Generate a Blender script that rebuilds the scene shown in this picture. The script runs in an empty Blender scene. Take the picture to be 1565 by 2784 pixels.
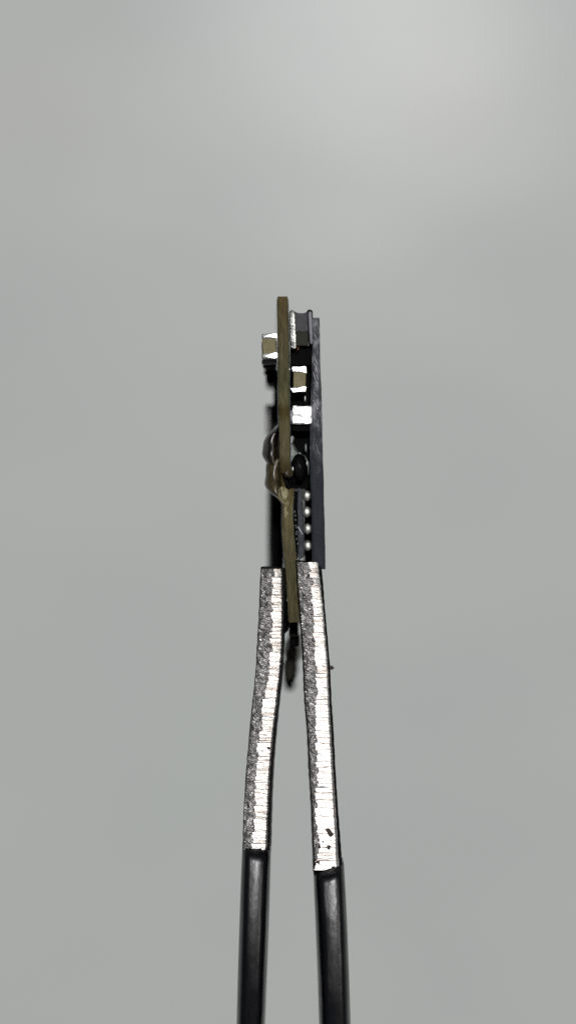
import bpy, bmesh, math, random
import numpy as np
from mathutils import Vector, Matrix, noise as mnoise

# ------------------------------------------------------------------ scene, camera, world, lamps (1 unit = 1 mm)
S = bpy.context.scene
COL = S.collection
S.unit_settings.scale_length = 0.001
D = 90.0                                     # camera distance to the front edge of the board
cam_d = bpy.data.cameras.new('camera'); cam = bpy.data.objects.new('camera', cam_d); COL.objects.link(cam)
cam.location = (0, -D, 0); cam.rotation_euler = (math.pi/2, 0, 0)
cam_d.sensor_fit = 'VERTICAL'; cam_d.sensor_height = 36; cam_d.sensor_width = 36
cam_d.lens = 36*D/34.8
cam_d.clip_start = 1; cam_d.clip_end = 5000
cam_d.dof.use_dof = True; cam_d.dof.focus_distance = D - 0.15
cam_d.dof.aperture_fstop = cam_d.lens*1e-3/(2*1.7)
S.camera = cam

W = bpy.data.worlds.new('World'); S.world = W; W.use_nodes = True
W.node_tree.nodes['Background'].inputs[0].default_value = (0.50, 0.52, 0.53, 1)
W.node_tree.nodes['Background'].inputs[1].default_value = 0.16

def lamp(name, loc, aim, size, power, col):
    l = bpy.data.lights.new(name, 'AREA'); l.shape = 'DISK'; l.size = size; l.energy = power; l.color = col
    o = bpy.data.objects.new(name, l); COL.objects.link(o); o.location = loc
    from mathutils import Vector
    o.rotation_euler = (Vector(aim)-Vector(loc)).to_track_quat('-Z', 'Y').to_euler()
    return o
lamp('ceiling_lamp', (86, -1500, 452), (0, 60, 0), 140, 19.4e6, (0.985, 0.985, 1.0))
lamp('edge_fill_lamp', (230, -340, 6), (0, 0, -5), 110, 0.31e6, (1.0, 0.94, 0.86))  # added lamp, brightens the bare steel edges

S.view_settings.view_transform = 'Standard'; S.view_settings.look = 'None'
S.view_settings.exposure = 0; S.view_settings.gamma = 1
S.cycles.use_denoising = False

# ------------------------------------------------------------------ helpers
rnd = random.Random(5)
rng = np.random.default_rng(11)
def ux(p, y=0.0): return (p-782.5)/80*(D+y)/D     # elevation drawing at 80 units per mm -> metres of the board at depth y
def uz(p, y=0.0): return (1392-p)/80*(D+y)/D

def spline(xs, ys):
    xs = np.array(xs, float); ys = np.array(ys, float)
    m = np.gradient(ys, xs)
    def f(t):
        t = np.clip(np.asarray(t, float), xs[0], xs[-1])
        i = np.clip(np.searchsorted(xs, t)-1, 0, len(xs)-2)
        h = xs[i+1]-xs[i]; s = (t-xs[i])/h
        return ((2*s**3-3*s**2+1)*ys[i] + (s**3-2*s**2+s)*h*m[i] + (-2*s**3+3*s**2)*ys[i+1] + (s**3-s**2)*h*m[i+1])
    return f
def noise1(n, step, seed):
    r = np.random.default_rng(seed); k = max(2, int(n/step)+3)
    return np.interp(np.arange(n)/step, np.arange(k), r.uniform(-1, 1, k))

def empty(name, loc, label, cat):
    o = bpy.data.objects.new(name, None); COL.objects.link(o); o.location = loc
    o.empty_display_size = 1; o['label'] = label; o['category'] = cat
    return o
def link(name, me, m, parent=None, smooth=False):
    if m is not None and not me.materials: me.materials.append(m)
    if smooth: me.polygons.foreach_set('use_smooth', [True]*len(me.polygons))
    o = bpy.data.objects.new(name, me); COL.objects.link(o)
    if parent is not None:
        o.parent = parent
        o.matrix_parent_inverse.identity()
        w = parent; off = np.zeros(3)
        while w is not None: off += np.array(w.location); w = w.parent
        me.transform(__import__('mathutils').Matrix.Translation(-off)) if not me.get('moved') else None
        me['moved'] = 1
    return o
def pydata(name, v, f, m, parent=None, smooth=False):
    me = bpy.data.meshes.new(name); me.from_pydata([tuple(map(float, p)) for p in v], [], f); me.update()
    bm = bmesh.new(); bm.from_mesh(me); bmesh.ops.recalc_face_normals(bm, faces=bm.faces); bm.to_mesh(me); bm.free()
    return link(name, me, m, parent, smooth)
def grid_faces(nr, nc, o=0):
    return [(o+r*nc+c, o+r*nc+c+1, o+(r+1)*nc+c+1, o+(r+1)*nc+c) for r in range(nr-1) for c in range(nc-1)]
def loft(rings, cap=True):
    n = len(rings[0]); v = [p for r in rings for p in r]; f = []
    for i in range(len(rings)-1):
        for j in range(n):
            f.append((i*n+j, i*n+(j+1) % n, (i+1)*n+(j+1) % n, (i+1)*n+j))
    if cap: f += [tuple(range(n)), tuple((len(rings)-1)*n+j for j in range(n))]
    return v, f
def rbox_mesh(name, size, r=0.03, seg=2, rough=0.0, seed=0, cuts=0):
    bm = bmesh.new(); bmesh.ops.create_cube(bm, size=1)
    for v in bm.verts: v.co = [v.co[i]*size[i] for i in range(3)]
    if r: bmesh.ops.bevel(bm, geom=list(bm.edges), offset=r, segments=seg, profile=0.5, affect='EDGES')
    if cuts: bmesh.ops.subdivide_edges(bm, edges=[e for e in bm.edges if e.calc_length() > 0.15], cuts=cuts, use_grid_fill=True)
    if rough:
        q = random.Random(seed)
        for v in bm.verts: v.co += __import__('mathutils').Vector([q.uniform(-rough, rough) for _ in range(3)])
    me = bpy.data.meshes.new(name); bm.to_mesh(me); bm.free(); return me
def rbox(name, x0, x1, p0, p1, y0, y1, m, parent, r=0.03, rot=0.0, **k):
    """box between drawing columns x0..x1, rows p0..p1 and depths y0..y1; rot in degrees about the view depth"""
    a, b = ux(x0, y0), ux(x1, y0); c, d = uz(p1, y0), uz(p0, y0)
    me = rbox_mesh(name, (b-a, y1-y0, d-c), r, **k)
    M = __import__('mathutils').Matrix
    me.transform(M.Translation(((a+b)/2, (y0+y1)/2, (c+d)/2)) @ M.Rotation(math.radians(rot), 4, 'Y'))
    return link(name, me, m, parent, smooth=False)
def blob(name, cx, cy, cz, rx, ry, rz, m, parent, rough=0.06, seed=0, fn=None, sub=4):
    from mathutils import noise, Vector
    bm = bmesh.new(); bmesh.ops.create_icosphere(bm, subdivisions=sub, radius=1)
    for v in bm.verts:
        n = 1 + rough*noise.noise(v.co*1.7+Vector((seed*3.1, 0, 0))) + rough*.4*noise.noise(v.co*4+Vector((seed*5.7, 2, 0)))
        p = Vector((v.co.x*rx*n, v.co.y*ry*n, v.co.z*rz*n))
        if fn: p = fn(p)
        v.co = p + Vector((cx, cy, cz))
    me = bpy.data.meshes.new(name); bm.to_mesh(me); bm.free()
    return link(name, me, m, parent, smooth=True)
def tube(name, pts, rad, m, parent, n=7):
    from mathutils import Vector
    pts = [Vector(p) for p in pts]; rings = []
    for i, p in enumerate(pts):
        t = (pts[min(i+1, len(pts)-1)]-pts[max(i-1, 0)]).normalized()
        a = t.orthogonal().normalized(); b = t.cross(a)
        r = rad[i] if isinstance(rad, (list, tuple)) else rad
        rings.append([p+a*math.cos(2*math.pi*k/n)*r+b*math.sin(2*math.pi*k/n)*r for k in range(n)])
    v, f = loft(rings); return pydata(name, v, f, m, parent, True)

# ------------------------------------------------------------------ materials
def mat(name, col, rough=0.5, metal=0.0, spec=0.5, **kw):
    m = bpy.data.materials.new(name); m.use_nodes = True
    b = m.node_tree.nodes['Principled BSDF']
    b.inputs['Base Color'].default_value = (*col, 1); b.inputs['Roughness'].default_value = rough
    b.inputs['Metallic'].default_value = metal; b.inputs['Specular IOR Level'].default_value = spec
    for k, v in kw.items(): b.inputs[k].default_value = v
    return m
def nd(m, t, **kw):
    n = m.node_tree.nodes.new(t)
    for k, v in kw.items():
        if k in n.inputs: n.inputs[k].default_value = v
        else: setattr(n, k, v)
    return n
def ln(m, a, b): m.node_tree.links.new(a, b)
def coords(m, scale):
    tc = nd(m, 'ShaderNodeTexCoord'); mp = nd(m, 'ShaderNodeMapping'); mp.inputs['Scale'].default_value = scale
    ln(m, tc.outputs['Object'], mp.inputs['Vector']); return mp.outputs['Vector']
def colnoise(m, stops, scale=(1, 1, 1), detail=4, freq=1.0, rough=.6, base=None):
    """noise through a colour ramp into the base colour; with base, multiplies it in"""
    n = nd(m, 'ShaderNodeTexNoise'); n.inputs['Scale'].default_value = freq; n.inputs['Detail'].default_value = detail
    n.inputs['Roughness'].default_value = rough
    ln(m, coords(m, scale), n.inputs['Vector'])
    r = nd(m, 'ShaderNodeValToRGB'); e = r.color_ramp.elements
    while len(e) < len(stops): e.new(0.5)
    for i, (p, c) in enumerate(stops): e[i].position = p; e[i].color = (*c, 1)
    ln(m, n.outputs['Fac'], r.inputs['Fac'])
    out = r.outputs['Color']
    if base is not None:
        mx = nd(m, 'ShaderNodeMix', data_type='RGBA', blend_type='MULTIPLY'); mx.inputs[0].default_value = 1
        ln(m, base, mx.inputs[6]); ln(m, out, mx.inputs[7]); out = mx.outputs[2]
    ln(m, out, m.node_tree.nodes['Principled BSDF'].inputs['Base Color'])
    return out
def bump(m, scale, freq, strength, dist=0.02, detail=5):
    n = nd(m, 'ShaderNodeTexNoise'); n.inputs['Scale'].default_value = freq; n.inputs['Detail'].default_value = detail
    ln(m, coords(m, scale), n.inputs['Vector'])
    b = nd(m, 'ShaderNodeBump'); b.inputs['Strength'].default_value = strength; b.inputs['Distance'].default_value = dist
    ln(m, n.outputs['Fac'], b.inputs['Height']); ln(m, b.outputs['Normal'], m.node_tree.nodes['Principled BSDF'].inputs['Normal'])
    return n
def roughnoise(m, lo, hi, scale, freq):
    n = nd(m, 'ShaderNodeTexNoise'); n.inputs['Scale'].default_value = freq; n.inputs['Detail'].default_value = 5
    ln(m, coords(m, scale), n.inputs['Vector'])
    r = nd(m, 'ShaderNodeMapRange'); r.inputs['From Min'].default_value = .3; r.inputs['From Max'].default_value = .7
    r.inputs['To Min'].default_value = lo; r.inputs['To Max'].default_value = hi
    ln(m, n.outputs['Fac'], r.inputs['Value']); ln(m, r.outputs['Result'], m.node_tree.nodes['Principled BSDF'].inputs['Roughness'])

M = {}
M['wall'] = mat('grey_wall_paint', (.6, .61, .6), .23, spec=.055)
c = colnoise(M['wall'], [(.3, (.63, .665, .640)), (.5, (.655, .672, .648)), (.7, (.69, .688, .648))], freq=.011, detail=2)
colnoise(M['wall'], [(.3, (.95, .96, .96)), (.7, (1.02, 1.02, 1.01))], (1, 1, 2.2), 2, .024, base=c)
bump(M['wall'], (1, 1, 1.6), .016, 1.0, .6, 2)
def along(m, p_lo, p_hi, wob=.25):
    """position between two drawing rows (0 at p_lo, 1 at p_hi), wobbled so that stains have uneven borders"""
    tc = nd(m, 'ShaderNodeTexCoord'); n = nd(m, 'ShaderNodeTexNoise'); n.inputs['Scale'].default_value = 4; n.inputs['Detail'].default_value = 4
    ln(m, tc.outputs['Object'], n.inputs['Vector'])
    sp = nd(m, 'ShaderNodeSeparateXYZ'); ln(m, tc.outputs['Object'], sp.inputs[0])
    a = nd(m, 'ShaderNodeMath', operation='MULTIPLY_ADD'); a.inputs[1].default_value = wob*2
    ln(m, n.outputs['Fac'], a.inputs[0]); ln(m, sp.outputs['Z'], a.inputs[2])
    r_ = nd(m, 'ShaderNodeMapRange'); r_.inputs['From Min'].default_value = uz(p_lo)+wob; r_.inputs['From Max'].default_value = uz(p_hi)+wob
    ln(m, a.outputs[0], r_.inputs['Value']); return r_.outputs['Result']
def ramp(m, fac, stops):
    r_ = nd(m, 'ShaderNodeValToRGB'); e = r_.color_ramp.elements
    while len(e) < len(stops): e.new(.5)
    for i, (p, c_) in enumerate(stops): e[i].position = p; e[i].color = (*c_, 1)
    ln(m, fac, r_.inputs['Fac']); return r_.outputs['Color']
def mixcol(m, a, b, fac=None, mode='MIX'):
    mx = nd(m, 'ShaderNodeMix', data_type='RGBA', blend_type=mode)
    if fac is None: mx.inputs[0].default_value = 1
    else: ln(m, fac, mx.inputs[0])
    ln(m, a, mx.inputs[6]); ln(m, b, mx.inputs[7]); return mx.outputs[2]
M['fr4'] = mat('board_laminate', (.17, .155, .07), .65, spec=.1)
c = colnoise(M['fr4'], [(.24, (.034, .027, .012)), (.5, (.074, .064, .033)), (.76, (.122, .109, .064))], (9, 2, 1.4), 6, 1.3)
q = lambda p: (1700-p)/(1700-806)
st = ramp(M['fr4'], along(M['fr4'], 1700, 806, .08), [(q(1690), (.80, .80, .70)), (q(1500), (.95, .96, .9)), (q(1400), (1.25, 1.2, 1.05)), (q(1345), (1.1, 1, .8)),
    (q(1290), (.28, .2, .1)), (q(1265), (.62, .5, .28)), (q(1235), (1, .97, .9)), (q(1150), (1.1, 1.08, .98)), (q(1128), (.68, .58, .28)), (q(1112), (.62, .52, .22)), (q(1090), (1.1, 1.12, 1.0)),
    (q(1030), (.72, .78, .62)), (q(980), (.88, .9, .82)), (q(870), (.9, .84, .72)), (q(812), (.98, .80, .58))])
mixed = mixcol(M['fr4'], c, st, None, 'MULTIPLY'); ln(M['fr4'], mixed, M['fr4'].node_tree.nodes['Principled BSDF'].inputs['Base Color'])
bump(M['fr4'], (20, 20, 6), 1.5, .12, .02)
M['mask'] = mat('solder_mask', (.030, .042, .032), .3)
M['ceramic'] = mat('tan_ceramic', (.30, .28, .145), .55, spec=.15)
colnoise(M['ceramic'], [(.3, (.135, .115, .056)), (.7, (.195, .172, .092))], (4, 4, 4), 4, 1.5)
M['tin'] = mat('tin_plating', (.9, .9, .88), .45, 1.0)
bump(M['tin'], (1, 1, 1), 10, .2, .03); roughnoise(M['tin'], .4, .6, (1, 1, 1), 9)
M['tin_dull'] = mat('dull_tin', (.22, .22, .21), .5, .6)
M['solder'] = mat('solder', (.62, .62, .58), .55, 1.0); bump(M['solder'], (1, 1, 1), 16, .25, .02)
M['black'] = mat('black_epoxy', (.0015, .0015, .0018), .6, spec=.03)
M['ferrite'] = mat('grey_ferrite', (.075, .072, .085), .6, spec=.3)
colnoise(M['ferrite'], [(.3, (.024, .024, .028)), (.7, (.042, .041, .048))], (6, 6, 6), 4, 1)
M['ferrite_dark'] = mat('dark_ferrite', (.02, .02, .013), .7, spec=.2)
M['rim'] = mat('black_rim', (.0035, .0035, .004), .4, spec=.12)
M['package'] = mat('chip_package', (.05, .055, .068), .6, spec=.14)
c = colnoise(M['package'], [(.25, (.010, .0125, .0175)), (.6, (.0155, .0185, .025)), (.8, (.028, .031, .038))], (5, 5, 1.2), 6, 1.2)
c2 = colnoise(M['package'], [(.36, (.014, .016, .021)), (.5, (.058, .060, .068)), (.64, (.22, .22, .235))], (5, 5, 1.6), 7, 1.3, .65)
worn = along(M['package'], 1285, 1120, .7)            # rubbed pale towards its upper end
mixed = mixcol(M['package'], c, c2, worn); ln(M['package'], mixed, M['package'].node_tree.nodes['Principled BSDF'].inputs['Base Color'])
bump(M['package'], (6, 6, 2), 1.3, .3, .03)
M['scratch'] = mat('scratched_white', (.5, .5, .52), .5, spec=.5)
M['interposer'] = mat('chip_substrate', (.085, .085, .10), .5, spec=.15)
colnoise(M['interposer'], [(.35, (.018, .022, .027)), (.65, (.052, .054, .060))], (5, 5, 2), 5, 1.3)
M['resin'] = mat('amber_resin', (.36, .28, .14), .3, spec=.16, **{'Transmission Weight': .7, 'IOR': 1.5})
c = colnoise(M['resin'], [(.35, (.045, .033, .015)), (.55, (.15, .115, .052)), (.72, (.26, .21, .105))], (1, 1, 1), 4, 1.3)
M['resin_dark'] = mat('dark_resin', (.12, .09, .05), .28, spec=.16, **{'Transmission Weight': .8, 'IOR': 1.5})
colnoise(M['resin_dark'], [(.42, (.014, .011, .007)), (.64, (.075, .058, .032))], (2.6, 1, .8), 4, 1.2)
M['flux'] = mat('pale_flux', (.33, .30, .17), .35, spec=.5, **{'Transmission Weight': .3})
colnoise(M['flux'], [(.35, (.16, .13, .05)), (.6, (.36, .33, .19)), (.75, (.5, .48, .33))], (3, 3, 2), 5, 1.6)
M['core_dark'] = mat('dark_resin_core', (.012, .009, .005), .6, spec=.2)
M['web'] = mat('grey_flux', (.22, .25, .23), .3, **{'Transmission Weight': .35})
M['copper'] = mat('copper', (.55, .22, .11), .4, 1.0)
M['dark_block'] = mat('shaded_tail', (.011, .010, .006), .6, spec=.1)  # near black: the shade between the arms is put into this colour
M['can'] = mat('shield_can', (.30, .30, .29), .5)
M['coat'] = mat('black_coating', (.0018, .002, .003), .3, spec=.36)
roughnoise(M['coat'], .26, .4, (2.2, 2, .6), 1.2)
bump(M['coat'], (1.6, 1.6, .8), 1.3, .35, .08, 4)
M['coat_dull'] = mat('dull_black_coating', (.0028, .0026, .0026), .55, spec=.05)
M['burnish'] = mat('burnished_steel', (.88, .86, .84), .42, 1.0)
colnoise(M['burnish'], [(.3, (.74, .66, .62)), (.5, (.9, .87, .84)), (.7, (.86, .87, .9))], (1.2, 1, 9), 4, .9)
M['fracture'] = mat('torn_steel', (.36, .35, .34), .5, 1.0)
colnoise(M['fracture'], [(.34, (.17, .165, .16)), (.48, (.30, .292, .285)), (.7, (.42, .41, .40))], (4, 4, 3.5), 5, 1.5)
bump(M['fracture'], (5, 5, 5), 1.6, .35, .04); roughnoise(M['fracture'], .35, .7, (4, 4, 4), 1.5)
M['dirt'] = mat('dark_dirt', (.03, .018, .012), .7)

# ------------------------------------------------------------------ the setting
wv = [(-1500, 400, -1500), (1500, 400, -1500), (1500, 400, 1500), (-1500, 400, 1500)]
wall = pydata('wall', wv, [(0, 1, 2, 3)], M['wall']); wall['kind'] = 'structure'

# ------------------------------------------------------------------ tweezers
tw = empty('tweezers', (0, 0, -112), 'black coated steel tweezers with worn bare silver edges gripping a tiny circuit board', 'tweezers')
YF = -0.45                                    # front of the bare edges

def arm(edgeL, edgeB, edgeR, edgeO, sleeve, top, end, skew, farx, seed, tip_round, tip_slope):
    """edge*: (row, column) lists of the front face: left, band boundary, right of the bare steel, outer line of the black side"""
    L, B, R, O = [spline(*zip(*e)) for e in (edgeL, edgeB, edgeR, edgeO)]
    r = np.random.default_rng(seed)
    # black coated body: sections down to the joined end, far outside the frame
    rows = np.concatenate([top+np.array([0, 2, 5, 9, 14, 20, 30]), np.arange(top+40, end+26, 12.)])
    rings = []
    for p in rows:
        q = p-top
        l, o = L(p)-3+.8*math.sin(p*.21)*.5, O(p)
        l += .5*noise1(3, 1, int(p))[0]; o += .6*noise1(3, 1, int(p)+7)[0]
        pl = p; po = p
        if q < 32: o -= tip_round*(1-math.sqrt(max(0, 1-(1-q/32)**2)))
        d = 1.3+(p-top)/1250*2.2
        xl, xr = ux(l), ux(o); z = uz(p); sl = tip_slope/80*max(0, 1-q/30)
        c = .035
        y0 = YF+.25
        rings.append([(xl+c, y0, z), (xr-c, y0, z-sl), (xr, y0+c, z-sl), (xr+skew*d*.5, y0+d*.5, z-sl), (xr+skew*d-.1, y0+d, z-sl),
                      (xl+skew*d+.1, y0+d, z), (xl+skew*d*.5, y0+d*.5, z), (xl, y0+c, z)])
    v, f = loft(rings); body = pydata('arm', v, f, M['coat_dull'], tw)
    # ---- bare ground edge: torn band and burnished band
    N = 520
    ps = np.linspace(top+5, end, N)
    jag = np.zeros(N); tone = np.zeros(N); i = 0; sy = np.zeros(N); tl = np.zeros(N)
    while i < N:
        k = int(r.integers(3, 13)); h = r.uniform(-1, 1); s = r.uniform(-1, 1); g = r.uniform(-1, 1)
        for j in range(i, min(N, i+k)):
            u = (j-i)/max(1, k-1)
            jag[j] = h*4+(1-abs(2*u-1))*2.5; sy[j] = s; tl[j] = g*(u-.5)*2
        if r.random() < .6 and i+k <= N: sy[min(N-1, i+k-1)] += 2.0+2*r.random()   # groove
        i += k
    jag = jag+noise1(N, 30, seed+1)*3.0
    Lp, Bp, Rp = L(ps), B(ps)+jag, R(ps)+noise1(N, 2, seed+3)*1.2
    # torn band
    nc = 13; V = []
    big = noise1(N, 9, seed+9)
    for i in range(N):
        for c in range(nc):
            u = c/(nc-1)
            px = Lp[i]+(Bp[i]+1.5-Lp[i])*u+(r.uniform(-.6, .6) if 0 < c < nc-1 else 0)
            q = Vector((px*.09, ps[i]*.09, seed))
            y = YF+.04+.045*mnoise.noise(q)+.015*mnoise.noise(q*2.7)+r.normal(0, .004)+.05*(1-u)**4
            V.append((ux(px), y, uz(ps[i]+(u-.5)*-6*0)))
    V2 = []
    for i in range(N):
        row = V[i*nc:(i+1)*nc]; V2 += [(row[0][0]-.012, YF+.3, row[0][2])]+row
    pydata('torn_band', V2, grid_faces(N, nc+1), M['fracture'], body)
    # burnished band, rolled over to the right
    nc = 9; V = []
    for i in range(N):
        for c in range(nc):
            u = c/(nc-1); w = Rp[i]-Bp[i]
            px = Bp[i]+w*u
            roll = .085*u+.03*u*u+(.05*max(0, u-.92)/.08)
            y = YF-.01+roll+.006*sy[i]+.0025*tl[i]+r.normal(0, .0012)
            V.append((ux(px), y, uz(ps[i]+(2.2*u)*math.sin(i*.05)+3*u*0)))
    V2 = []
    for i in range(N):
        row = V[i*nc:(i+1)*nc]; V2 += row+[(row[-1][0]+.012, YF+.3, row[-1][2])]
    pydata('burnished_band', V2, grid_faces(N, nc+1), M['burnish'], body)
    # ---- black sleeve: coating that still covers the arm lower down
    hl, hr = [spline(*zip(*e)) for e in sleeve[:2]]; tl_, tr_ = sleeve[2]
    rings = []; n = 56
    rowz = list(np.array([0, 1.5, 4, 8, 14, 22, 34, 50, 75]))+list(np.arange(105, 2784-min(tl_, tr_)+40, 26.))
    for k, q in enumerate(rowz):
        ring = []
        for j in range(n):
            a = 2*math.pi*j/n
            cx, sx = math.cos(a), math.sin(a)
            e = .5
            ex = math.copysign(abs(cx)**e, cx); ey = math.copysign(abs(sx)**e, sx)
            pm = (tl_+tr_)/2+q
            w0, w1 = hl(pm), hr(pm)
            sw = 1-.06*max(0, 1-q/10)**2
            px = (w0+w1)/2+(w1-w0)/2*ex*sw
            row = tl_+(tr_-tl_)*(ex+1)/2+q
            if q < 16: row += (3.0*math.sin(j*1.1+seed)+2.6*math.sin(j*2.9)+1.6*math.sin(j*5.3))*max(0, 1-q/16)
            d = 2.3+q/480*.7
            yc = YF+.1+d/2-.12*min(1, q/20)
            ry = d/2+.2*min(1, q/20)**.6
            if ey < 0: ry += .48*(1-(1-min(q, 560)/310)**2)      # front bowed out so the coating catches its highlight near the upper end
            ring.append((ux(px)+skew*.2*(ey+1)*d*.5, yc+ry*ey*(1 if ey > 0 else 1.0), uz(row)))
        rings.append(ring)
    last = rings[-1]; cxl = sum(p[0] for p in last)/n; cyl = sum(p[1] for p in last)/n
    z0 = last[0][2]; wl = max(p[0] for p in last)-cxl
    cs = spline([110+0, 60, 30, 0][::-1] if False else [0, 25, 60, 86, 95], [cxl, farx*.82, farx, farx*.28, math.copysign(.45, farx)])
    ts = [4, 10, 18, 26, 36, 48, 60, 70, 78, 86, 95]
    for t in ts:
        ww = np.interp(t, [0, 20, 95], [1, 1.0, .75]); dd = np.interp(t, [0, 50, 95], [1, 1.9, 1.6])
        rings.append([(cs(t)+(p[0]-cxl)*ww, cyl+(p[1]-cyl)*dd, z0-t) for p in last])
    v, f = loft(rings)
    pydata('coating', v, f, M['coat'], body, True)
    return body, (L, B, R)

armL, curL = arm(
    [(1540, 712), (1597, 709), (1655, 707), (1752, 701.5), (1829, 697), (1907, 689), (1990, 681), (2101, 671.5), (2211, 665), (2310, 662)],
    [(1540, 743), (1597, 742), (1655, 740), (1752, 734.5), (1829, 727), (1907, 717), (1990, 708), (2101, 696), (2211, 691), (2310, 687)],
    [(1540, 765), (1597, 767), (1655, 768), (1752, 766), (1829, 761), (1907, 753), (1990, 743), (2101, 734), (2211, 729), (2310, 725)],
    [(1540, 775), (1597, 777), (1655, 775), (1752, 769.5), (1829, 765), (1907, 757), (1990, 748), (2101, 739), (2211, 734), (2310, 731)],
    ([(2290, 658.5), (2390, 654), (2508, 650), (2650, 645.5), (2830, 640.5)], [(2290, 735.5), (2390, 732.5), (2508, 729), (2650, 723.5), (2830, 716.5)], (2297, 2305)),
    1541, 2306, .055, -4.2, 21, 3, 4)
armR, curR = arm(
    [(1522, 807), (1578, 810), (1655, 816), (1713, 821), (1810, 827), (1907, 831), (1990, 838), (2101, 843), (2211, 850), (2300, 853), (2375, 856)],
    [(1522, 838), (1578, 844), (1655, 848), (1713, 851), (1810, 855), (1907, 857), (1990, 856), (2101, 860), (2180, 857), (2211, 855), (2265, 860), (2300, 864), (2330, 857), (2375, 858)],
    [(1522, 862), (1578, 869), (1655, 877), (1713, 882), (1810, 890), (1907, 894), (1990, 899), (2101, 905), (2211, 912), (2300, 917), (2375, 922)],
    [(1522, 872), (1578, 877), (1655, 883), (1713, 888), (1810, 896), (1907, 901), (1990, 906), (2101, 912), (2211, 919), (2300, 926), (2375, 930)],
    ([(2340, 851.5), (2420, 854.5), (2508, 858.5), (2650, 864), (2830, 870)], [(2340, 934), (2420, 938.5), (2508, 943), (2650, 948.5), (2830, 954.5)], (2366, 2347)),
    1523, 2362, -.02, 4.4, 33, 16, 8)
# the joined end of the tweezers, below the frame
me = rbox_mesh('joint', (2.2, 7.5, 12), .35, 3); me.transform(__import__('mathutils').Matrix.Translation((0, 1.8, -112)))
link('joint', me, M['coat'], tw, True)
def flake(name, p, q, rx, rz, m, arm_, rot=0, y=YF, seed=0):
    from mathutils import Matrix, Vector
    R_ = Matrix.Rotation(math.radians(rot), 3, 'Y')
    return blob(name, ux(p), y, uz(q), rx/80, .03, rz/80, m, arm_, .5, seed, lambda v: R_ @ v, 3)
flake('pit', 893.5, 2259, 7, 13, M['dirt'], armR, -38, YF+.05, 1)
flake('pit', 888, 2298, 11, 7, M['dirt'], armR, 30, YF+.05, 2)
flake('pit', 874, 2292, 9, 12, M['dirt'], armR, 10, YF+.03, 3)
flake('pit', 862, 2338, 7, 11, M['dirt'], armR, 10, YF+.02, 5)
flake('pit', 730.5, 2031, 3.2, 3.4, M['dirt'], armL, 0, YF+.04, 4)
flake('burr', 899.5, 1814, 7.5, 5, M['dirt'], armR, 25, YF+.3, 6)
flake('burr', 708.5, 1738, 3.5, 3, M['tin'], armL, 20, YF, 7)
flake('burr', 706, 1762, 4, 3, M['tin'], armL, 20, YF, 8)

# ------------------------------------------------------------------ circuit board
pcb = empty('circuit_board', (0, 0, 0), 'tiny bent circuit board seen edge on, crowded with chips and capacitors', 'circuit board')
def strip(name, left, right, p0, p1, y0, y1, m, parent, step=5., wob=.6, seed=0, e0=0, e1=0, ystep=None):
    """board piece whose edge lines are given as (row, column) lists; e0, e1: raggedness of its ends"""
    Lf, Rf = spline(*zip(*left)), spline(*zip(*right))
    n = int((p1-p0)/step)+1; ps = np.linspace(p0, p1, n); nc = 7
    r = np.random.default_rng(seed); wl = noise1(n, 3, seed+1)*wob; wr = noise1(n, 3, seed+2)*wob
    rings = []
    for i, p in enumerate(ps):
        l, rr = Lf(p)+wl[i], Rf(p)+wr[i]; ring = []
        for c in range(nc):
            u = c/(nc-1); row = p
            if i == 0: row += e0*r.uniform(-1, 1)
            if i == n-1: row += e1*r.uniform(-1, 1)
            ring.append((ux(l+(rr-l)*u), y0+(.02 if c in (0, nc-1) else r.normal(0, .0015)), uz(row)))
        for c in range(nc-1, -1, -1):
            u = c/(nc-1); ring.append((ux(l+(rr-l)*u), y1, uz(p)))
        rings.append(ring)
    v, f = loft(rings); return pydata(name, v, f, m, parent)
upL = [(805, 753.4), (906, 755.6), (973, 756), (1070, 757.2), (1118, 758), (1195, 760), (1253, 761), (1300, 763)]
upR = [(805, 780.8), (906, 783.6), (973, 784.8), (1070, 786), (1118, 786.5), (1195, 787.5), (1253, 788), (1300, 790)]
loL = [(1325, 774), (1350, 770), (1397, 767), (1474, 769.5), (1532, 774.5), (1590, 779), (1655, 783), (1695, 786)]
loR = [(1325, 800), (1350, 797), (1397, 795.5), (1474, 800), (1532, 806), (1590, 809), (1655, 813), (1695, 815)]
up = strip('laminate', upL, upR, 806, 1291, 0, 8.5, M['fr4'], pcb, seed=3, e1=9)
lo = strip('laminate', loL, loR, 1331, 1692, 0, 1.6, M['fr4'], pcb, seed=8, e0=9, e1=1.5)
strip('laminate', loL, [(a, b-.4) for a, b in loR], 1300, 1690, 1.62, 8.5, M['fr4'], pcb, seed=12)
off = lambda e, d: [(a, b+d) for a, b in e]
strip('solder_mask', off(upR, .7), off(upR, 2.6), 812, 1289, .015, 8.4, M['mask'], pcb, seed=4, wob=.5)
strip('solder_mask', off(upL, -1.8), off(upL, -.7), 812, 1289, .015, 8.4, M['mask'], pcb, seed=5, wob=.4)
strip('solder_mask', off(loR, .7), off(loR, 2.2), 1340, 1688, .015, 8.4, M['mask'], pcb, seed=6, wob=.5)
strip('solder_mask', off(loL, -1.8), off(loL, -.7), 1340, 1688, .015, 8.4, M['mask'], pcb, seed=7, wob=.4)

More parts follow.
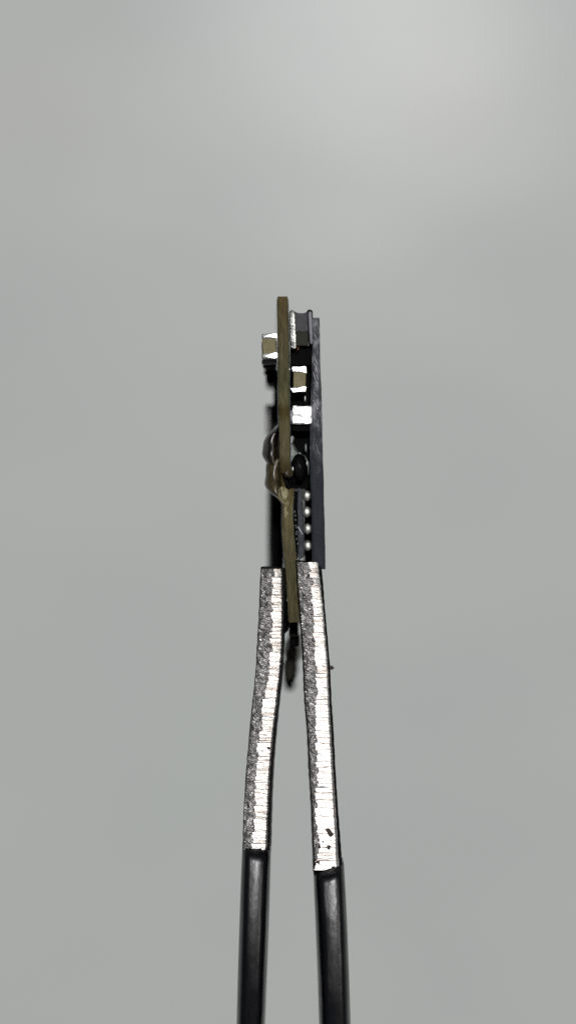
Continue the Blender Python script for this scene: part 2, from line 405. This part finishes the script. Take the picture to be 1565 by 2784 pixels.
# ---- capacitors: ceramic body with two tin caps and a solder fillet on the board side
def capacitor(x0, x1, p0, p1, y0, y1, lean, board_side, cap_rows=(15, 15), seed=0):
    """upright chip capacitor; lean shifts the outer end of its caps down/up like the tilted part in the photograph"""
    t0, t1 = cap_rows
    b = rbox('capacitor', x0+2, x1-1, p0+t0-4, p1-t1+4, y0+.02, y1-.02, M['ceramic'], pcb, .025, rot=lean, rough=.004, seed=seed, cuts=2)
    for (a, c) in ((p0, p0+t0), (p1-t1, p1)):
        rbox('terminal', x0, x1, a, c, y0, y1, M['tin_dull'], b, .045, rot=lean, seg=3, rough=.008, seed=seed+int(a), cuts=2)
    return b
capL = capacitor(711.5, 751.5, 906, 975, .12, .62, -3.5, 1, seed=2)
capR = capacitor(795, 831.5, 996, 1066, .10, .6, 1.0, -1, cap_rows=(17, 15), seed=5)
# solder fillets: bright wedges between capacitor end and board
def plate(poly, y, m, parent, tilt=.12, thick=.3, seed=0):
    """chunky solder face with the given outline; tilt leans its face back towards the top"""
    q = random.Random(seed); bm = bmesh.new(); zc = sum(uz(b) for a, b in poly)/len(poly)
    f = bm.faces.new([bm.verts.new((ux(a+q.uniform(-.4, .4)), y+tilt*(uz(b)-zc), uz(b+q.uniform(-.4, .4)))) for a, b in poly])
    e = bmesh.ops.extrude_face_region(bm, geom=[f])
    for v_ in e['geom']:
        if isinstance(v_, bmesh.types.BMVert): v_.co.y += thick
    bmesh.ops.recalc_face_normals(bm, faces=bm.faces)
    bmesh.ops.bevel(bm, geom=[e_ for e_ in bm.edges if all(v_.co.y < y+thick*.6 for v_ in e_.verts)], offset=.012, segments=2, affect='EDGES')
    me = bpy.data.meshes.new('solder_fillet'); bm.to_mesh(me); bm.free()
    return link('solder_fillet', me, m, parent)
plate([(719, 914.5), (733, 909), (747, 905.5), (751.5, 907), (752, 920), (748, 918), (735, 916)], .06, M['tin'], capL, seed=1)
plate([(721, 967.5), (735, 963), (748, 957.5), (753.5, 960), (753.5, 972), (745, 974.5), (733, 972)], .06, M['tin'], capL, seed=2)
plate([(794, 999.5), (795.5, 997), (812, 998), (829, 995), (832, 998), (832, 1014), (824, 1012), (813, 1009), (796, 1008.5)], .04, M['tin'], capR, seed=3)
plate([(789.5, 1055.5), (806, 1056.5), (824, 1051), (831.5, 1052), (829.5, 1064), (812, 1064), (797, 1067)], .04, M['tin'], capR, seed=4)
blob('solder_bead_or_glint', ux(786.8), .02, uz(1004), .035, .05, .06, M['solder'], capR, .2, 3, sub=3)
blob('solder_bead_or_glint', ux(829), .1, uz(1083), .035, .06, .1, M['solder'], pcb, .2, 4, sub=3)
# more capacitors of the same row, further back along the board
for k, (y, dp) in enumerate(((1.0, 9), (2.0, 20), (3.4, 38))):
    a = rbox('capacitor', 712+k*3, 751, 926+dp, 972+dp, y, y+.5, M['ceramic'], pcb, .025, rot=-3.5, seed=k)
    for (p0, p1) in ((918+dp, 930+dp), (968+dp, 980+dp)):
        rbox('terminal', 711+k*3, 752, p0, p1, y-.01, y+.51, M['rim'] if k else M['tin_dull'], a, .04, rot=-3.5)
for k, (y, x) in enumerate(((1.0, 796), (1.9, 797))):
    a = rbox('capacitor', x, 830, 1012, 1052, y, y+.5, M['ceramic'], pcb, .025)
    for (p0, p1) in ((998, 1012), (1052, 1066)):
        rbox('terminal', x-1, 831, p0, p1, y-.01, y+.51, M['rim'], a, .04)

# ---- inductor: spool with two pale flanges and a grey waisted core
ind = rbox('inductor', 800, 838, 900, 940, .2, 1.5, M['ferrite_dark'], pcb, .03, rough=.004, cuts=2)
rings = []
for i in range(13):                                   # grey waisted core, hollow on top
    x = 799+(837-799)*i/12; u = abs(i/6-1)
    top = 850.5-5.5*u**2.2; bot = 900+1.5*math.sin(i)
    rings.append([(ux(x), .16, uz(bot)), (ux(x), .16, uz(top+1.5)), (ux(x), .19, uz(top)), (ux(x), 1.5, uz(top)), (ux(x), 1.5, uz(bot))])
v, f = loft(rings); pydata('core', v, f, M['ferrite'], ind)
def flange(rows, y0, m_in, stripe, seed):
    """upright plate: black rim with a pale face strip set into it"""
    Lf = spline(*zip(*[(p, a) for p, a, b in rows])); Rf = spline(*zip(*[(p, b) for p, a, b in rows]))
    p0, p1 = rows[0][0], rows[-1][0]; ps = np.linspace(p0, p1, 26)
    def ringset(gl, gr, top, bot, ya, yb, wob):
        out = []; q = random.Random(seed)
        for p in np.linspace(p0+top, p1-bot, 26):
            e = min(p-(p0+top), (p1-bot)-p); rr = 3.2*(1-math.sqrt(max(0, 1-(1-min(1, e/5))**2)))
            l, r_ = Lf(p)+gl+rr+q.uniform(-wob, wob), Rf(p)-gr-rr+q.uniform(-wob, wob)
            mid = (l+r_)/2
            out.append([(ux(l), ya+.03, uz(p)), (ux(mid), ya+q.uniform(-.012, .012)*(wob > .3), uz(p)), (ux(r_), ya+.03, uz(p)), (ux(r_), yb, uz(p)), (ux(l), yb, uz(p))])
        return out
    v, f = loft(ringset(0, 0, 0, 0, y0+.05, 1.5, .2)); o = pydata('flange', v, f, M['rim'], ind)
    v, f = loft(ringset(stripe[0], stripe[1], stripe[2], stripe[3], y0, y0+.2, stripe[4])); pydata('flange_face', v, f, m_in, o)
flange([(843, 786.5, 800), (880, 787, 802.5), (920, 788, 804.5), (948, 790, 805.5)], .08, M['tin'], (2.5, 1.5, 2, 1, .9), 3)
M['flange_grey'] = mat('grey_flange', (.27, .27, .30), .5, .2); bump(M['flange_grey'], (6, 6, 2), 2, .3, .02)
flange([(841, 834, 849.5), (870, 835, 850.5), (900, 837, 851.5), (937, 840, 852)], .08, M['flange_grey'], (3.5, 3.5, 5, 1, .3), 4)
tube('winding', [(ux(806), .15, uz(951)), (ux(809), .1, uz(948)), (ux(811), .16, uz(944)), (ux(813), .3, uz(940))], .028, M['copper'], ind)

# ---- black blocks, mostly filling dark gaps behind the front row on the right-hand side
rbox('black_block', 789, 852.5, 940, 994, .55, 3.2, M['black'], pcb, .03)
rbox('black_block', 789, 850, 990, 1070, 1.2, 6, M['black'], pcb, .03)
rbox('black_block', 789, 846, 1064, 1330, 1.0, 7, M['black'], pcb, .03)
rbox('black_block', 792, 847.5, 1152, 1174, .25, 1.6, M['black'], pcb, .04)

# ---- white-ended component: plated square end
we = rbox('resistor', 797, 846, 1106, 1151, .35, 1.6, M['black'], pcb, .03)
rbox('terminal', 794, 848, 1104, 1153, .02, .36, M['tin'], we, .05, seg=3, rough=.012, seed=9, cuts=4)
blob('solder_fillet', ux(791.5), .2, uz(1133), .09, .18, .25, M['flange_grey'], we, .4, 8, sub=3)

# ---- chip package on solder balls, standing off the board
cpL = [(863, 848), (905, 849), (973, 848), (1080, 845), (1150, 843), (1234, 842.5), (1310, 843.5), (1358, 846), (1435, 847), (1512, 848), (1560, 850)]
cpR = [(863, 868), (905, 869), (973, 870), (1080, 874), (1150, 875.5), (1234, 877), (1310, 879.5), (1358, 880), (1435, 882.5), (1512, 884), (1560, 884.5)]
chip = strip('chip_package', cpL, cpR, 863, 1548, .12, 8.0, M['package'], pcb, 4, .4, 31)
for k in range(44):                                   # diagonal scratches
    q0 = rnd.uniform(985, 1150) if k < 30 else rnd.uniform(875, 1220)
    a = float(spline(*zip(*cpL))(q0)); b = float(spline(*zip(*cpR))(q0))
    x0 = rnd.uniform(a+3, b-12); ln_ = rnd.uniform(4, 15); w = rnd.uniform(.004, .011)
    tube('scratch', [(ux(x0), .075, uz(q0)), (ux(x0+ln_*.3), .07, uz(q0+ln_*.7)), (ux(x0+ln_*.55), .075, uz(q0+ln_*1.5))], [w*.4, w, w*.3], M['scratch'], chip, 5)
inter = strip('chip_substrate', [(1328, 808), (1400, 808.5), (1470, 810), (1518, 811)], [(1328, 822), (1400, 823), (1470, 826), (1518, 826)], 1330, 1517, .2, 7.5, M['interposer'], chip, 5, .9, 51, e0=6, e1=7)
tube('scratch', [(ux(810), .17, uz(1432)), (ux(816), .15, uz(1443)), (ux(822), .17, uz(1454))], .018, M['scratch'], chip, 6)
rbox('black_block', 826, 846, 1330, 1530, 2.6, 7.4, M['black'], pcb, .02)
rbox('black_block', 798, 809, 1336, 1520, .5, 7.4, M['black'], pcb, .02)  # black filler; the darkness of the gap is put into its colour
ballmesh = None
for j, yb in enumerate((.34, .86, 1.38, 1.9)):
    for i, (px, py) in enumerate(((833.5, 1347), (833.5, 1392.5), (835.5, 1438), (835.5, 1484))):
        jx, jz = rnd.uniform(-.6, .6), rnd.uniform(-1, 1)
        if ballmesh is None:
            o = blob('solder_ball', 0, 0, 0, .15, .15, .178, M['solder'], chip, .12, 1, sub=3); ballmesh = o.data
        else:
            o = bpy.data.objects.new('solder_ball', ballmesh); COL.objects.link(o); o.parent = chip
        o.location = (ux(px+jx), yb, uz(py+jz))
        o.rotation_euler = (0, 0, rnd.uniform(0, 6))
for k in range(9):                                    # flux specks in the gap beside the board
    blob('flux_speck', ux(801+rnd.uniform(-1.5, 2.5)+(k*6/9)), .1, uz(1395+k*10+rnd.uniform(-4, 4)), .022, .03, .035, M['web'], pcb, .4, k, sub=2)

# ---- resin and flux round the broken middle of the board
def bulge(name, rows, cols, m, depth, seed, base=760, wob=.05):
    """drop of resin clinging to the left face of the board: its outline is a list of rows and outer columns"""
    f_ = spline(rows, cols); n = 40; ps = np.linspace(rows[0], rows[-1], n); rings = []; q = random.Random(seed)
    for i, p in enumerate(ps):
        w = max(.004, (base-float(f_(p)))/80); ring = []
        for k in range(18):
            a = 2*math.pi*k/18
            d = depth*min(1, w/.35)**.6
            nz = 1+wob*mnoise.noise(Vector((math.cos(a)*1.5, math.sin(a)*1.5+seed, p*.03)))
            ring.append((ux(base)+.02-w*(math.cos(a)*.5+.5)*nz if math.cos(a) > -1 else ux(base), .1+depth-.1+d*math.sin(a)*nz*.98, uz(p)))
        rings.append(ring)
    v, f = loft(rings); return pydata(name, v, f, m, pcb, True)
bulge('resin_blob', [1150, 1166, 1180, 1196, 1222, 1240, 1258, 1275, 1292], [757, 742, 727, 716, 711.5, 713, 721, 740, 759], M['resin_dark'], .85, 2, wob=.12)
bulge('resin_blob', [1243, 1256, 1272, 1295, 1312, 1326, 1342, 1354, 1366], [748, 726, 719.5, 718, 719, 723, 735, 752, 763], M['resin'], .7, 6, 766, wob=.12)
blob('resin_core', ux(729), .9, uz(1215), .15, .4, .42, M['core_dark'], pcb, .35, 22)  # opaque dark lumps added inside so the resin looks dark
blob('resin_core', ux(754), .6, uz(1225), .07, .4, .7, M['core_dark'], pcb, .35, 23)
blob('resin_core', ux(750), .8, uz(1280), .12, .4, .3, M['core_dark'], pcb, .35, 24)
tube('resin_film', [(ux(756), .3, uz(1152)), (ux(742), .35, uz(1168)), (ux(729), .45, uz(1182)), (ux(719), .6, uz(1198))], [.012, .02, .03, .02], M['web'], pcb)
blob('flux_lump', ux(772), .1, uz(1350), .17, .2, .36, M['flux'], pcb, .35, 9, lambda v: v+__import__('mathutils').Vector((-.22*v.z, 0, 0)))
blob('flux_lump', ux(776), .05, uz(1391), .09, .14, .2, M['flux'], pcb, .4, 12)
blob('flux_lump', ux(783), .1, uz(1287), .14, .15, .16, M['resin'], pcb, .5, 14)
tube('laminate', [(ux(764), .16, uz(1284)), (ux(765), .14, uz(1300)), (ux(769), .12, uz(1318)), (ux(775), .14, uz(1340))], [.06, .055, .075, .08], M['fr4'], pcb)
rbox('dark_gap_fill', 766, 800, 1288, 1336, .35, 1.6, M['black'], pcb, .05, rough=.03, seed=4, cuts=3)  # black block in the open break, darkness of the void as colour
# grey flux web and black drop on the right
v = [(788, 1188), (796, 1184), (800, 1190), (795, 1204), (806, 1222), (812, 1231), (801, 1238), (790, 1258), (788, 1240)]
n_ = len(v); V = [(ux(a), .25+.03*math.sin(i*2), uz(b)) for i, (a, b) in enumerate(v)]+[(ux(a), .42, uz(b)) for a, b in v]
pydata('flux_web', V, [tuple(range(n_)), tuple(range(n_, 2*n_))]+[(i, (i+1) % n_, n_+(i+1) % n_, n_+i) for i in range(n_)], M['web'], pcb)
tube('flux_web', [(ux(793), .2, uz(1203)), (ux(803), .17, uz(1220)), (ux(814), .17, uz(1232)), (ux(827), .17, uz(1239)), (ux(837), .2, uz(1258)), (ux(838), .24, uz(1290))], [.015, .03, .035, .03, .035, .01], M['web'], pcb)
blob('black_drop', ux(812), .55, uz(1272), .27, .4, .46, M['rim'], pcb, .1, 17)
blob('solder_bead_or_glint', ux(795.5), .12, uz(1275), .032, .04, .085, M['solder'], pcb, .2, 18, sub=3)  # stands in for the silver highlight on the black drop
blob('solder_bead_or_glint', ux(831), .3, uz(1217), .04, .05, .14, M['web'], pcb, .2, 19, sub=3)  # stands in for another small highlight
blob('solder_bead_or_glint', ux(834), .2, uz(1259), .03, .04, .09, M['solder'], pcb, .2, 20, sub=3)

# ---- parts further back on the left face, out of focus
rbox('dark_block', 722, 755, 1003, 1042, 3.2, 7.5, M['black'], pcb, .08)
rbox('dark_block', 743, 757, 1040, 1105, 4.2, 7.8, M['black'], pcb, .05)  # black block standing in for a thin shadow along the board
rbox('shield_can', 721, 757, 1100, 1178, 5.6, 8.2, M['can'], pcb, .05)
rbox('dark_block', 735, 757, 1100, 1150, 4.4, 5.5, M['black'], pcb, .05)
rbox('dark_block', 738, 770, 1330, 1550, 3.4, 8.2, M['black'], pcb, .06)
rbox('shield_can', 727, 770, 1330, 1552, 7.4, 8.4, M['can'], pcb, .06)
# tail of the board between the tweezer arms, its shade put into near-black colours
rbox('dark_block', 784.5, 811, 1684, 1732, 1.7, 5, M['dark_block'], pcb, .05)
rbox('dark_block', 786, 813, 1728, 1758, 2.0, 5, M['black'], pcb, .05)
blob('flux_lump', ux(778.5), .9, uz(1680), .11, .6, .55, M['black'], pcb, .35, 21)
strip('tail', [(1686, 789), (1740, 787), (1800, 780), (1866, 775)], [(1686, 813), (1740, 814), (1800, 809), (1866, 800)], 1686, 1866, 4.2, 9.5, M['dark_block'], pcb, 6, 2.5, 61, e1=14)
rbox('connector', 774, 804, 1745, 1842, 6, 8.2, M['black'], pcb, .1, rot=3)
rbox('connector', 772, 799, 1835, 1878, 8.6, 10.5, M['dark_block'], pcb, .12, rot=-14)
blob('flux_lump', ux(795, 6), 6.4, uz(1800, 6), .17, .6, .7, M['black'], pcb, .4, 25)
blob('flux_lump', ux(788, 6), 5.2, uz(1814, 6), .24, .7, .56, M['black'], pcb, .45, 27)
blob('flux_lump', ux(806, 4), 4.2, uz(1738, 4), .12, .5, .3, M['resin'], pcb, .45, 28)
blob('lens', ux(797, 5), 5.6, uz(1768, 5), .36, .7, .52, M['can'], pcb, .03, 2)
